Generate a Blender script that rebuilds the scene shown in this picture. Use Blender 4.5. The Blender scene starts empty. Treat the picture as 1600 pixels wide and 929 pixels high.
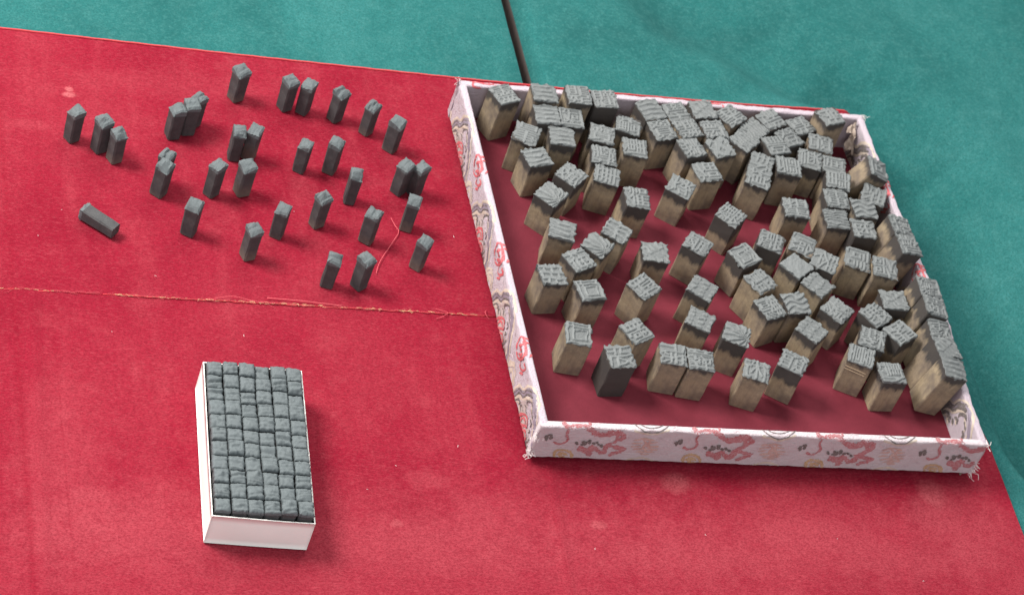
import bpy, math
import numpy as np
from mathutils import Vector, Quaternion, Matrix
# one tray width = 0.30 m; measurements below are in tray widths
S=0.30
scene=bpy.context.scene
CAM_POS=[-1.73754, -3.20448, 3.84701]
CAM_ROT=[[0.945926, -0.177069, 0.271792], [0.055641, -0.736887, -0.673722], [0.319576, 0.652414, -0.687188]]
FOCAL=4096.19
D_=1.0079;H_=0.1057
BLOCKS={1:[0.0914,0.9507,0.4179,0.0147,0.0103,0.055,0.0569,0.1158],2:[0.1862,0.9584,-0.0366,0.0013,0.0092,0.0565,0.0571,0.1244],3:[0.2655,0.9592,-0.0252,0.0097,-0.0013,0.0554,0.058,0.1267],4:[0.3324,0.9592,0.0013,-0.0046,0.0152,0.0572,0.0564,0.1196],5:[0.1843,0.9,-0.0056,-0.0059,-0.017,0.0566,0.058,0.1137],6:[0.2437,0.9013,-0.0703,-0.0115,-0.0082,0.0567,0.058,0.1077],7:[0.131,0.8471,-0.415,-0.017,-0.0058,0.0566,0.058,0.1],8:[0.2088,0.8381,-0.1013,-0.0052,-0.007,0.057,0.058,0.1091],9:[0.1424,0.7754,0.2664,-0.0173,0.0048,0.0579,0.0556,0.0977],10:[0.3129,0.8659,-0.2775,-0.0023,-0.0028,0.0569,0.058,0.0998],11:[0.3039,0.797,-0.1835,-0.012,0.0032,0.058,0.0577,0.0992],12:[0.2976,0.7368,-0.303,0.0053,0.0032,0.0576,0.0559,0.0962],13:[0.2115,0.7302,-0.7549,0.0006,-0.018,0.056,0.058,0.097],14:[0.1535,0.6627,-0.7747,-0.0168,-0.0064,0.0566,0.058,0.0961],15:[0.3515,0.6691,-0.0618,0.0146,-0.0031,0.0561,0.058,0.0999],16:[0.3825,0.9004,-0.2815,0.0157,0.0089,0.0576,0.0572,0.1001],17:[0.4488,0.9532,0.2942,-0.002,-0.0069,0.057,0.0573,0.1051],18:[0.513,0.9533,0.2673,-0.0108,0.0093,0.0576,0.0556,0.1042],19:[0.5273,0.8986,0.2881,-0.013,-0.006,0.0572,0.0559,0.108],20:[0.5741,0.9565,0.1212,-0.0012,0.0099,0.0568,0.0565,0.1161],21:[0.4649,0.8948,0.2417,0.0061,-0.0043,0.0562,0.0575,0.0999],22:[0.5897,0.9003,0.1529,-0.0018,-0.0028,0.0565,0.0572,0.1116],23:[0.6449,0.949,-0.959,-0.017,-0.0059,0.0568,0.058,0.1122],24:[0.3848,0.8284,-0.1471,-0.0135,-0.0011,0.0571,0.0578,0.1],25:[0.5207,0.8371,0.2632,0.0075,-0.0004,0.0562,0.0573,0.1066],26:[0.5893,0.836,0.3498,0.0098,0.0151,0.0563,0.0564,0.1112],27:[0.6575,0.8702,-0.8304,0.0061,0.0169,0.0551,0.0564,0.1073],28:[0.5472,0.7718,0.1819,-0.0177,-0.0031,0.058,0.0567,0.0962],29:[0.4716,0.7209,-0.5986,-0.0108,-0.0144,0.0565,0.0566,0.094],30:[0.6625,0.7552,-0.3836,0.018,0.0008,0.0576,0.0567,0.1062],31:[0.688,0.8118,-0.4595,-0.0028,-0.0178,0.055,0.058,0.1037],32:[0.7462,0.9493,0.4979,-0.0033,0.0177,0.0574,0.055,0.1081],33:[0.6948,0.915,-0.9046,0.0122,0.0132,0.055,0.055,0.105],34:[0.7351,0.8652,0.261,0.017,0.0061,0.055,0.0557,0.108],35:[0.7831,0.9052,0.4816,0.0142,0.011,0.0556,0.0568,0.099],36:[0.8262,0.9506,0.4452,-0.0053,0.011,0.0574,0.055,0.0979],37:[0.8908,0.9525,0.3132,-0.0129,0.0126,0.058,0.0552,0.132],38:[0.8599,0.8909,-0.2882,-0.0131,0.0097,0.058,0.0574,0.1022],39:[0.8211,0.8422,-0.2894,0.0007,0.0028,0.0572,0.0577,0.0941],40:[0.8776,0.8257,-0.2692,-0.0145,0.0106,0.056,0.0569,0.0977],41:[0.753,0.8016,-0.1465,-0.0173,-0.0012,0.0578,0.0577,0.1059],42:[0.8691,0.7689,-0.2635,-0.017,0.006,0.0566,0.0569,0.1039],43:[0.8476,0.7101,-0.0821,-0.0031,0.0063,0.0566,0.0569,0.1029],44:[0.7384,0.673,-0.1112,-0.0144,-0.0008,0.058,0.0577,0.1],45:[0.8322,0.6496,-0.0293,0.0028,0.002,0.0564,0.0573,0.0971],46:[0.9037,0.6757,-0.0065,0.0023,0.0001,0.0563,0.0574,0.1101],47:[0.9164,0.8022,-0.0704,0.4144,-0.0831,0.055,0.0558,0.1269],48:[0.9455,0.7297,-0.472,0.0174,0.0047,0.0555,0.057,0.1034],49:[0.8892,0.6174,-0.0713,-0.0122,0.0032,0.0562,0.0566,0.1042],50:[0.9397,0.6094,0.0346,0.2076,-0.0341,0.055,0.0573,0.1305],51:[0.9413,0.5508,0.0772,0.203,-0.0387,0.055,0.0577,0.1305],52:[0.9523,0.4217,-0.0397,0.2005,-0.0356,0.055,0.056,0.1304],53:[0.9503,0.3644,-0.0757,0.2018,-0.0297,0.055,0.055,0.1304],54:[0.9534,0.307,0.0144,0.1897,-0.0393,0.055,0.055,0.1152],55:[0.9442,0.2483,0.0979,0.1937,-0.0356,0.0571,0.0565,0.1249],57:[0.9396,0.1863,-0.0665,0.1941,-0.0354,0.0562,0.0571,0.1288],58:[0.1549,0.5531,-0.2665,-0.0067,-0.0013,0.0572,0.058,0.1],59:[0.2805,0.5602,-0.63,0.0179,-0.0017,0.0578,0.0564,0.0999],60:[0.2258,0.5139,-0.7145,0.0151,0.0026,0.0576,0.0568,0.0999],61:[0.1754,0.4673,0.444,-0.0003,0.0051,0.0574,0.0567,0.0999],62:[0.1047,0.4217,0.1303,0.01,-0.015,0.0563,0.0571,0.0967],63:[0.1819,0.3818,0.1745,0.0031,-0.0072,0.0564,0.058,0.0987],64:[0.3623,0.5103,-0.0974,-0.0117,-0.0137,0.0574,0.055,0.094],65:[0.4648,0.5392,-0.6364,0.0175,-0.0042,0.0568,0.0566,0.0994],66:[0.5703,0.5129,-1.0444,-0.0054,-0.0172,0.0579,0.058,0.1],67:[0.5725,0.6409,-0.7652,-0.0072,-0.0165,0.0554,0.058,0.0955],68:[0.6518,0.5675,-0.4213,-0.0135,-0.0119,0.0579,0.0568,0.094],69:[0.723,0.5582,-0.4789,-0.0113,-0.0072,0.0563,0.058,0.1],70:[0.7635,0.5115,-0.5223,0.001,0.0015,0.0578,0.0579,0.1],71:[0.6872,0.4901,-0.881,0.0109,-0.0143,0.0572,0.0576,0.1],72:[0.7261,0.4387,-0.8443,0.0039,-0.0176,0.058,0.058,0.1],73:[0.8481,0.5249,-0.3264,0.0001,-0.0074,0.0578,0.058,0.0998],74:[0.9026,0.4938,-0.2033,-0.0085,-0.0159,0.0568,0.058,0.1102],75:[0.3096,0.4015,-0.927,-0.0083,-0.0062,0.0567,0.058,0.1002],76:[0.5882,0.4374,-0.9993,-0.0036,-0.0176,0.0574,0.058,0.1],77:[0.4451,0.4088,-0.6324,0.0078,-0.015,0.0574,0.057,0.0973],78:[0.593,0.3645,0.3991,0.0118,-0.0136,0.0557,0.058,0.0963],79:[0.6558,0.3776,0.1357,0.0082,-0.016,0.0551,0.058,0.1],80:[0.7574,0.3718,-0.8317,-0.0151,-0.0098,0.058,0.0576,0.094],81:[0.9015,0.4029,-0.0375,-0.0019,0.0179,0.058,0.056,0.0992],82:[0.8433,0.3574,-1.0008,-0.0088,-0.0055,0.0575,0.058,0.1],83:[0.8864,0.3092,-1.0258,-0.005,-0.0061,0.0574,0.058,0.1],84:[0.8147,0.2858,-0.4056,-0.0109,-0.0038,0.0578,0.058,0.1],85:[0.7742,0.2356,-0.433,-0.018,0.0007,0.0572,0.058,0.098],86:[0.6738,0.3009,-0.8285,0.0055,0.0071,0.0579,0.0573,0.1],87:[0.4198,0.3195,-0.5112,0.0051,-0.0173,0.0578,0.055,0.094],88:[0.4922,0.2772,-0.4084,-0.0005,-0.0045,0.0565,0.0576,0.0997],89:[0.3323,0.2128,-0.1629,0.0013,-0.0075,0.058,0.0566,0.0977],90:[0.3901,0.1999,-0.138,0.0127,-0.0126,0.0575,0.0577,0.0983],91:[0.5133,0.1792,-0.328,-0.0031,-0.0043,0.0573,0.0569,0.098],92:[0.6063,0.2054,-0.5595,-0.0115,0.0138,0.058,0.0565,0.0982],93:[0.8338,0.1911,0.0004,-0.0179,-0.002,0.0576,0.058,0.0979],94:[0.1286,0.2532,-0.1275,0.0069,-0.0109,0.0564,0.058,0.0995],95:[0.2622,0.2709,-1.0432,0.0017,-0.0176,0.058,0.0579,0.1],96:[0.2096,0.1974,0.0598,-0.0003,-0.018,0.058,0.058,0.0991]}
SMALL=[[-0.8636, 0.8371, 32], [-0.8076, 0.8104, 28], [-0.7774, 0.7828, 25], [-0.6453, 0.8698, 13], [-0.6118, 0.8856, 8], [-0.5955, 0.9094, 36], [-0.4906, 1.0052, 28], [-0.382, 0.9875, 27], [-0.341, 0.9801, 54], [-0.2705, 0.9637, 36], [-0.2031, 0.9285, 43], [-0.1548, 0.88, 50], [-0.5164, 0.8171, -3], [-0.4827, 0.8208, 58], [-0.3726, 0.7923, 58], [-0.3043, 0.7972, 58], [-0.2729, 0.7079, -8], [-0.1565, 0.747, 41], [-0.1204, 0.7467, 36], [-0.5102, 0.7109, 19], [-0.6829, 0.7218, 50], [-0.6907, 0.6915, 50], [-0.577, 0.7008, 41], [-0.6372, 0.5816, 61], [-0.5185, 0.5225, 19], [-0.4476, 0.59, 61], [-0.3563, 0.6288, 30], [-0.2517, 0.5913, 54], [-0.1552, 0.6384, -20], [-0.1507, 0.522, 50], [-0.3564, 0.456, -16], [-0.288, 0.4563, 36]]
LYING=[-0.8266, 0.5821, 0.02, -40.5, 0.0817]
CREASE=[[0.653, 1.68], [0.755, 1.511], [0.911, 1.424], [1.023, 1.308], [1.136, 1.215], [1.247, 1.018], [1.288, 0.845], [1.327, 0.606], [1.341, 0.348], [1.345, 0.122]]
THREAD=[[-0.1852, 0.6616], [-0.18, 0.639], [-0.1743, 0.6204], [-0.1901, 0.5924], [-0.2089, 0.5624], [-0.2218, 0.5426], [-0.2358, 0.5153], [-0.2434, 0.4925]]
FRONT_U0=0.3067
FRONT_DOTS=[0.0255, 0.3066, 0.5833, 0.8605]
FM={"dragon":[[[0.3195,0.0601],[0.3289,0.0537],[0.3382,0.0542],[0.3464,0.0617],[0.3469,0.0721],[0.3398,0.0856],[0.3399,0.1011]],[[0.3295,0.1185],[0.3317,0.1129],[0.333,0.1081],[0.342,0.1063],[0.3571,0.1094],[0.3716,0.1101],[0.3833,0.109]],[[0.3295,0.1185],[0.3389,0.1227],[0.3509,0.1233]],[[0.3774,0.1287],[0.3854,0.1271],[0.3872,0.1201],[0.3861,0.1108]],[[0.3854,0.1271],[0.3967,0.1292]],[[0.3714,0.1092],[0.3861,0.1022],[0.3979,0.0926],[0.4103,0.0881],[0.4241,0.09],[0.4334,0.0975],[0.4452,0.0982],[0.4574,0.0944],[0.4629,0.086],[0.4601,0.0771],[0.4525,0.0714]],[[0.392,0.0991],[0.4124,0.0823],[0.4327,0.086],[0.4451,0.0919],[0.4569,0.0892]],[[0.4601,0.0771],[0.4496,0.066],[0.4379,0.0583],[0.4338,0.0493],[0.4445,0.0534],[0.4606,0.0491],[0.4756,0.0447],[0.4674,0.0372],[0.4549,0.0311],[0.4491,0.0237]],[[0.3759,0.0424],[0.3895,0.038],[0.3996,0.0333],[0.4062,0.0248],[0.4055,0.0371],[0.4072,0.0495],[0.4173,0.0413],[0.4299,0.0332],[0.4364,0.0389],[0.4344,0.0511]],[[0.3759,0.0494],[0.3937,0.04],[0.4013,0.0457],[0.4077,0.0548]],[[0.4514,0.0679],[0.4499,0.0853],[0.4416,0.0882]]],"dark":[[[0.2985,0.0693],[0.3009,0.0763],[0.3032,0.0626]],[[0.3026,0.0782],[0.309,0.0803],[0.3113,0.0666]],[[0.3067,0.0698],[0.3143,0.0719]],[[0.3658,0.0646],[0.3729,0.0545]],[[0.3799,0.0689],[0.3882,0.0554],[0.3875,0.0676]],[[0.3917,0.0661],[0.3952,0.0698],[0.397,0.0577]],[[0.4023,0.0632],[0.4095,0.0567]],[[0.41,0.0654],[0.4177,0.0571]],[[0.4207,0.0591],[0.4261,0.0506]],[[0.3782,0.0566],[0.3853,0.0535]]],"tan":[[[0.4881,0.0736],[0.507,0.0817],[0.5327,0.078]],[[0.4865,0.0647],[0.5091,0.0695]],[[0.5192,0.0684],[0.5413,0.0714]],[[0.4879,0.0542],[0.5081,0.0589]],[[0.5159,0.0576],[0.5482,0.0595]],[[0.4947,0.0458],[0.5215,0.0491],[0.5479,0.0506]],[[0.5038,0.0375],[0.5247,0.0405],[0.5439,0.0416]],[[0.5153,0.0328],[0.5348,0.0332]],[[0.5052,0.0798],[0.5169,0.0682],[0.5148,0.054],[0.5271,0.0406]],[[0.5232,0.0774],[0.5242,0.0616],[0.5378,0.0447]]],"gold":[[[0.3336,0.0154],[0.3324,0.0294],[0.34,0.0351],[0.3536,0.0341],[0.3654,0.0278],[0.3726,0.0141],[0.3685,0.0015],[0.3549,-0.001],[0.3413,0.0035],[0.3336,0.0154]],[[0.3383,0.0192],[0.3483,0.0251],[0.3625,0.0188]],[[0.3442,0.009],[0.3525,0.013],[0.3637,0.0083]],[[0.3418,0.03],[0.3537,0.0024]]],"arc":[[[0.4795,0.132],[0.483,0.1221],[0.4897,0.1109],[0.5041,0.1025],[0.5199,0.0992],[0.5353,0.1037],[0.5514,0.1141],[0.5616,0.1247],[0.5677,0.1337]],[[0.4902,0.1311],[0.4949,0.1213],[0.5049,0.1131],[0.5189,0.111],[0.5345,0.1146],[0.5476,0.1225],[0.5535,0.131]],[[0.5048,0.1313],[0.508,0.1248],[0.5191,0.1211],[0.5319,0.1232],[0.5409,0.1294]]],"arctan":[[[0.4791,0.1044],[0.498,0.0993],[0.5204,0.0947],[0.5389,0.1004],[0.5576,0.11]],[[0.486,-0.0009],[0.4936,0.012],[0.5085,0.0182],[0.5222,0.0208],[0.5386,0.0164],[0.5539,0.0083],[0.5669,0.0]]],"archdark":[[[0.4943,-0.0033],[0.504,0.0037],[0.5147,0.0079],[0.5252,0.0127],[0.5388,0.0092],[0.5548,-0.0006]]]}
LM={"tan":[[[0.6891,-0.0097],[0.6973,0.0132],[0.6847,0.0462],[0.6589,0.0635],[0.6498,0.0836],[0.6266,0.1048],[0.6056,0.1091],[0.5704,0.1058],[0.5478,0.0822],[0.5362,0.0654],[0.5188,0.04],[0.5133,0.0129],[0.5153,-0.0077]],[[0.6813,0.005],[0.669,0.0313],[0.6438,0.0509],[0.6257,0.0757],[0.6005,0.0926]],[[0.6525,0.0207],[0.6375,0.0179]],[[0.6237,0.0505],[0.6129,0.0435]],[[0.6313,0.039],[0.6239,0.0314]],[[0.5996,0.0827],[0.5817,0.0759],[0.5766,0.0631]],[[0.67,0.0027],[0.6707,0.0129],[0.6529,0.0258],[0.6442,0.0183]],[[0.5639,0.0691],[0.5501,0.0508],[0.5342,0.031],[0.5309,0.0052]],[[0.5721,-0.0018],[0.5494,0.0075],[0.5414,-0.0024]],[[0.5001,-0.0099],[0.5014,0.0128],[0.4823,0.0381],[0.4607,0.04],[0.4497,0.0208]],[[0.4735,-0.0033],[0.483,0.0123],[0.4785,0.0282],[0.4609,0.0215]],[[0.4839,-0.0108],[0.4934,0.0048]],[[0.77,0.0073],[0.7638,0.0282],[0.7436,0.0448],[0.7252,0.0379],[0.709,0.0178]],[[0.7469,-0.0025],[0.7475,0.0227],[0.7274,0.0247],[0.7134,0.0059]]],"band":[[[0.6881,0.0142],[0.6741,0.0443],[0.6495,0.0575],[0.6412,0.078],[0.6151,0.1021],[0.5909,0.1025],[0.5615,0.0788],[0.544,0.0572],[0.5271,0.0312],[0.5173,0.0012]]],"ground":[[[0.6453,0.0519],[0.6367,0.0444],[0.6269,0.0362]],[[0.6291,0.0376],[0.6117,0.0264],[0.5953,0.0179]],[[0.5975,0.0193],[0.5712,0.0139],[0.5515,0.0089]],[[0.5537,0.0103],[0.5363,0.0067],[0.5201,-0.0018]]],"dark":[[[0.6711,0.0034],[0.6731,0.0134],[0.6622,0.0298],[0.6497,0.0354],[0.6518,0.0251]],[[0.6195,0.0622],[0.6187,0.0731],[0.6031,0.0877],[0.5902,0.087]],[[0.6391,0.0383],[0.6434,0.0294],[0.635,0.026]],[[0.6299,0.0496],[0.6174,0.057],[0.6115,0.0493]],[[0.6334,0.0423],[0.6225,0.0353]],[[0.5832,0.0598],[0.5718,0.059],[0.5721,0.0488]],[[0.5705,0.0421],[0.5639,0.0435],[0.5689,0.0353]],[[0.5543,0.0354],[0.5552,0.0227],[0.5668,0.013]],[[0.5469,-0.0113],[0.5298,0.0045]],[[0.5651,-0.0092],[0.5479,0.0018],[0.547,-0.0055]],[[0.654,-0.0066],[0.6415,-0.0028],[0.6373,-0.0114]],[[0.6894,0.0151],[0.6761,0.0455],[0.6519,0.059],[0.6431,0.0792],[0.6132,0.1056]],[[0.6832,0.0111],[0.6697,0.0415],[0.6458,0.0551],[0.6347,0.0767],[0.6052,0.1004]],[[0.5932,0.0785],[0.5753,0.0717]],[[0.5356,0.0442],[0.5272,0.0237],[0.5244,0.001]],[[0.6268,-0.0152],[0.6123,-0.0147]]],"red":[[[0.6191,0.0003],[0.6334,0.0075],[0.6253,0.0255],[0.6065,0.0443],[0.5929,0.0479],[0.5827,0.0385]],[[0.6099,0.0099],[0.6182,0.0152],[0.6139,0.0278],[0.6008,0.0348],[0.5912,0.0296]],[[0.6169,-0.0011],[0.603,0.018],[0.5809,0.0374]],[[0.6047,0.0191],[0.5933,0.0108]],[[0.6116,-0.0084],[0.5964,0.0109],[0.5774,0.0275]],[[0.6098,-0.0076],[0.5954,-0.011],[0.5792,-0.0002],[0.5678,0.0174],[0.5752,0.028]],[[0.598,0.0003],[0.5881,-0.0003],[0.579,0.0093],[0.5821,0.0171]]],"oval":[[[0.232,0.0759],[0.2414,0.0944],[0.2408,0.1089],[0.2268,0.1103],[0.1947,0.107],[0.1919,0.0935],[0.2089,0.0741],[0.2289,0.0739]],[[0.2175,0.0796],[0.1994,0.0984],[0.2041,0.084],[0.1988,0.0937]],[[0.2293,0.0917],[0.2205,0.1053],[0.2183,0.0933],[0.2074,0.1019]],[[0.1954,0.0801],[0.1903,0.0706],[0.1717,0.0803],[0.1656,0.0954],[0.179,0.0938]],[[0.2381,0.111],[0.2343,0.126]],[[0.2245,0.1134],[0.2247,0.1272]],[[0.1849,0.113],[0.1991,0.1268]],[[0.185,0.0584],[0.1661,0.0766]]]}
LEFT_U=[0.8613, 0.5963, 0.3366, 0.0726]
LEFT_U0=0.5993
LABELS={
1:'tan carved block standing in the back left corner of the tray',
2:'carved block against the back wall, next after the back left corner block',
3:'carved block against the back wall, second after the corner block',
4:'dark brown carved block at the back wall, third after the corner block',
5:'carved block with pale yellow left side, left of a touching pair',
6:'right block of the touching pair near the back left',
7:'turned carved block near the left wall, in front of the pale yellow sided block',
8:'square-on carved block just right of the turned one near the left wall, third row',
9:'tan block with wide inked band, before the turned block by the left wall',
10:'rear block of the front-to-back line of three near the back left',
11:'middle block of the front-to-back line of three near the back left',
12:'front block of the line of three, with a dark hole in its face edge',
13:'dark sided diamond-turned block between the tan left wall block and the line of three',
14:'diamond-turned brown block nearest the left wall, overlapping the dark diamond-turned one',
15:'dark grey sided block alone on bare red lining, in front of the line of three',
16:'carved block right of the line of three, rear of a pair of two',
17:'back row block with bare tan left flank, right of the dark brown one',
18:'back row carved block right of the tan flanked one, its face touching the next',
19:'carved block in the second row, wedged in front of the touching back row faces',
20:'carved block touching the back wall midway along it',
21:'carved block with long dark left side, left of the wedged second row block',
22:'carved block right of the wedged second row block, square face turned slightly left',
23:'diamond-turned carved block near the back wall, right of the midway block',
24:'front one of the pair just right of the line of three',
25:'carved block with pale rounded left flank, left of two in the third row centre',
26:'carved block with criss-cross strokes, right of two in the third row centre',
27:'diamond-turned carved block right of the criss-cross one, striped face',
28:'carved block with square tan front standing before the pale flanked pair',
29:'turned carved block with broad dark band, left of the square tan fronted one',
30:'carved block with narrow tan front, overlapping the one behind, right of the centre back',
31:'carved block half hidden behind the narrow tan fronted one',
32:'back row carved block in the right-hand crowd, leftmost near the back wall',
33:'narrow diamond-turned block with long slanting left edge in the right-hand crowd',
34:'carved block in front of the slanting edged one in the right-hand crowd',
35:'carved block pressed against its neighbours in the middle of the right-hand crowd',
36:'carved block in the right-hand crowd beside the back right corner block, on its left',
37:'carved block against the back wall nearest the back right corner',
38:'carved block in front of the back right corner block, first of a line going forward',
39:'carved block with long brown front, second of the line from the back right',
40:'carved block near the right wall, beside the second of the line from the back right',
41:'square-on carved block with wide brown front, left of the line from the back right',
42:'carved block of the line near the right wall, touching the one in front',
43:'carved block of the line near the right wall, just behind the striped tan flanked one',
44:'square-on carved block alone with tan front, left of the line near the right wall',
45:'carved block with finely striped face and tan left flank, near the right wall',
46:'wavy faced block between the finely striped one and the right wall',
47:'rearmost leaning block, its long tan side showing, tipped over the right wall',
48:'dark block with turned face, standing in front of the rearmost leaning block',
49:'dark fronted block near the right wall, just before the wavy faced one',
50:'leaning block over the right wall, rear one of the middle leaning pair',
51:'leaning block with bright yellow tan side, front one of the middle leaning pair',
52:'first leaning block from the back in the front column of five by the right wall',
53:'second leaning block from the back in the front column of five',
54:'third leaning block from the back in the front column of five',
55:'fourth leaning block from the back in the front column of five',
57:'front leaning block of the column of five, its tan end fully showing',
58:'tall tan carved block near the left wall with a curved groove along its face',
59:'diamond-turned block with ladder-like face, rearmost of the slanting line of three left',
60:'diamond-turned block in the middle of the slanting line of three near the left',
61:'turned block with wide dark band, front of the slanting line of three near the left',
62:'carved block with pale left flank and brick-like face, nearest the left wall midway',
63:'carved block standing just right of the brick-faced left wall block',
64:'carved block with slanted stripes on its face, standing alone left of centre',
65:'diamond-turned block with brown front, alone in the centre of the tray',
66:'turned block with framed character, left of the crowd at the centre right',
67:'diamond-turned dark block alone on bare lining above the centre',
68:'pale faced turned block at the centre right, left of three in a slanting row',
69:'turned block, middle of three in a slanting row at the centre right',
70:'turned block, right of three in a slanting row at the centre right',
71:'smooth faced diamond-turned block in front of the slanting row of three',
72:'diamond-turned block touching the smooth faced one at its front right',
73:'carved block with broad brown front, left of a pair near the right column',
74:'carved block with broad brown front, right of a pair near the right column',
75:'diamond-turned tan block left of centre, above the front left pair',
76:'turned tan block in front of the framed character block',
77:'diamond-turned block with dense dashes, in front of the central brown one',
78:'carved block with a large bare tan left side, right of centre',
79:'carved block just right of the bare tan sided one, rippled face',
80:'diamond-turned dark block right of the rippled faced one, alone in the gap',
81:'carved block with slanting striped face beside the front leaning column',
82:'diamond-turned dark sided block left of two beside the front leaning column',
83:'diamond-turned block right of two beside the front leaning column',
84:'carved block with the deepest black and white character, near the front right',
85:'tan fronted block with two scratches, in front of the deep black character block',
86:'diamond-turned tan block, rear of the slanting pair at the front right of centre',
87:'turned tan block with dark band, in front of the dense dashed one',
88:'turned block with streaked face, right of and behind the touching front pair',
89:'left block of the touching front pair near the middle front',
90:'right block of the touching front pair near the middle front',
91:'foremost tan carved block near the middle of the tray front',
92:'turned dark brown block, front of the slanting pair right of the foremost tan one',
93:'carved block with ridged front edge alone at the front right of the tray',
94:'square-on carved block with framed character at the front left of the tray',
95:'diamond-turned tan block behind the dark one at the front left',
96:'entirely dark grey carved block at the front left of the tray'}
SLABELS=[
'leftmost small block standing on the red cloth','left small block of the touching pair near the left edge','right small block of the touching pair near the left edge, tan foot',
'front small block of the touching row of three','middle small block of the touching row of three','rear small block of the touching row of three',
'rearmost small block, alone near the back edge of the red cloth','left small block of the close pair near the back edge','right small block of the close pair near the back edge',
'small block alone to the right of the back edge pair','small block second last along the back row, notched top','last small block at the right end of the back row, hollow top',
'left small block of the touching pair with light left side, second row','right small block of that second row pair, brown front',
'left one of two separate small blocks in the middle of the second row','right one of two separate small blocks in the middle of the second row',
'small black fronted block alone with a grey left side, right of the middle','left small block of the touching pair beside the tray','right small block of the touching pair beside the tray',
'small block with pale right side below the second row pair','rear small block hidden behind another at the left centre','front small block hiding another behind it at the left centre',
'small dark block just left of the pale sided one','small upright block right of the toppled one, standing alone','small block with pale lower half and jagged top near the seam',
'small upright block right of the toppled block row, next to the jagged one','small peaked block with light foot in the middle of the lower group','small block with a two-tone front left of the crooked thread',
'small tan footed block right of the crooked thread top','small block with hollow top and brown foot, lowest on the right by the tray',
'left small block of the front pair near the seam','right small block of the front pair near the seam']

# ---------------------------------------------------------------- camera
cam=bpy.data.cameras.new('camera');co=bpy.data.objects.new('camera',cam);scene.collection.objects.link(co)
Rr,Rd,Rf=[Vector(v) for v in CAM_ROT]
m=Matrix((Rr,-Rd,-Rf)).transposed().to_4x4();m.translation=Vector(CAM_POS)*S
co.matrix_world=m
cam.sensor_fit='HORIZONTAL';cam.sensor_width=36;cam.lens=36*FOCAL/1600
cam.clip_start=.05;cam.clip_end=50
cam.dof.use_dof=True;cam.dof.focus_distance=5.15*S;cam.dof.aperture_fstop=20
scene.camera=co
# ---------------------------------------------------------------- light: soft indoor light from window and ceiling, plus an added front fill
world=bpy.data.worlds.new('World');scene.world=world;world.use_nodes=True
bg=world.node_tree.nodes['Background'];bg.inputs['Color'].default_value=(.93,.97,1,1);bg.inputs['Strength'].default_value=.56
def area(name,loc,target,sx,sy,power,color):
    l=bpy.data.lights.new(name,'AREA');l.shape='RECTANGLE';l.size=sx*S;l.size_y=sy*S;l.energy=power;l.color=color
    o=bpy.data.objects.new(name,l);scene.collection.objects.link(o);o.location=Vector(loc)*S
    d=(Vector(target)-Vector(loc));o.rotation_euler=d.to_track_quat('-Z','Y').to_euler();return o
area('ceiling_light',(.9,4.6,4.6),(.2,.5,0),5.5,2.6,24,(1,.985,.95))
area('window_light',(-3.9,1.9,4.7),(.2,.4,0),2.2,2.0,54,(1,.975,.93))
area('front_fill_light',(-1.8,-6.4,4.2),(0,.3,0),2.6,2.2,11,(.97,.985,1))  # fill lamp added on the camera side to brighten front faces
scene.view_settings.view_transform='Standard';scene.view_settings.look='None'
scene.view_settings.exposure=0.22;scene.view_settings.gamma=1
scene.view_settings.use_curve_mapping=False
scene.cycles.use_denoising=True
scene.cycles.max_bounces=6
# ---------------------------------------------------------------- helpers
col=scene.collection
def link(o,parent=None):
    col.objects.link(o)
    if parent is not None: o.parent=parent
    return o
def mesh_obj(name,verts,faces,mat,parent=None,smooth=False):
    me=bpy.data.meshes.new(name)
    me.from_pydata([tuple(float(c) for c in v) for v in verts],[],[tuple(int(i) for i in f) for f in faces])
    if smooth: me.polygons.foreach_set('use_smooth',[True]*len(me.polygons))
    me.update()
    o=bpy.data.objects.new(name,me)
    if mat: me.materials.append(mat)
    return link(o,parent)
def empty(name,loc=(0,0,0),rot_=None):
    o=bpy.data.objects.new(name,None); o.empty_display_size=.005; o.location=loc
    if rot_ is not None: o.rotation_euler=rot_
    return link(o)
def tag(o,label=None,cat=None,group=None,kind=None):
    if label:o['label']=label
    if cat:o['category']=cat
    if group:o['group']=group
    if kind:o['kind']=kind
    return o
def grid_faces(nx,ny,off=0):
    return [(off+j*nx+i,off+j*nx+i+1,off+(j+1)*nx+i+1,off+(j+1)*nx+i) for j in range(ny-1) for i in range(nx-1)]
def smoothstep(a,b,x):
    t=np.clip((x-a)/(b-a),0,1); return t*t*(3-2*t)
def vnoise(shape,cells,r):
    """smooth value noise on a grid"""
    g=r.standard_normal((cells+3,cells+3))
    y=np.linspace(0,cells,shape[0]);x=np.linspace(0,cells,shape[1])
    yi=y.astype(int);xi=x.astype(int);fy=(y-yi)[:,None];fx=(x-xi)[None,:]
    fy=fy*fy*(3-2*fy);fx=fx*fx*(3-2*fx)
    a=g[np.ix_(yi,xi)];b=g[np.ix_(yi,xi+1)];c=g[np.ix_(yi+1,xi)];d=g[np.ix_(yi+1,xi+1)]
    return a*(1-fx)*(1-fy)+b*fx*(1-fy)+c*(1-fx)*fy+d*fx*fy

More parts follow.
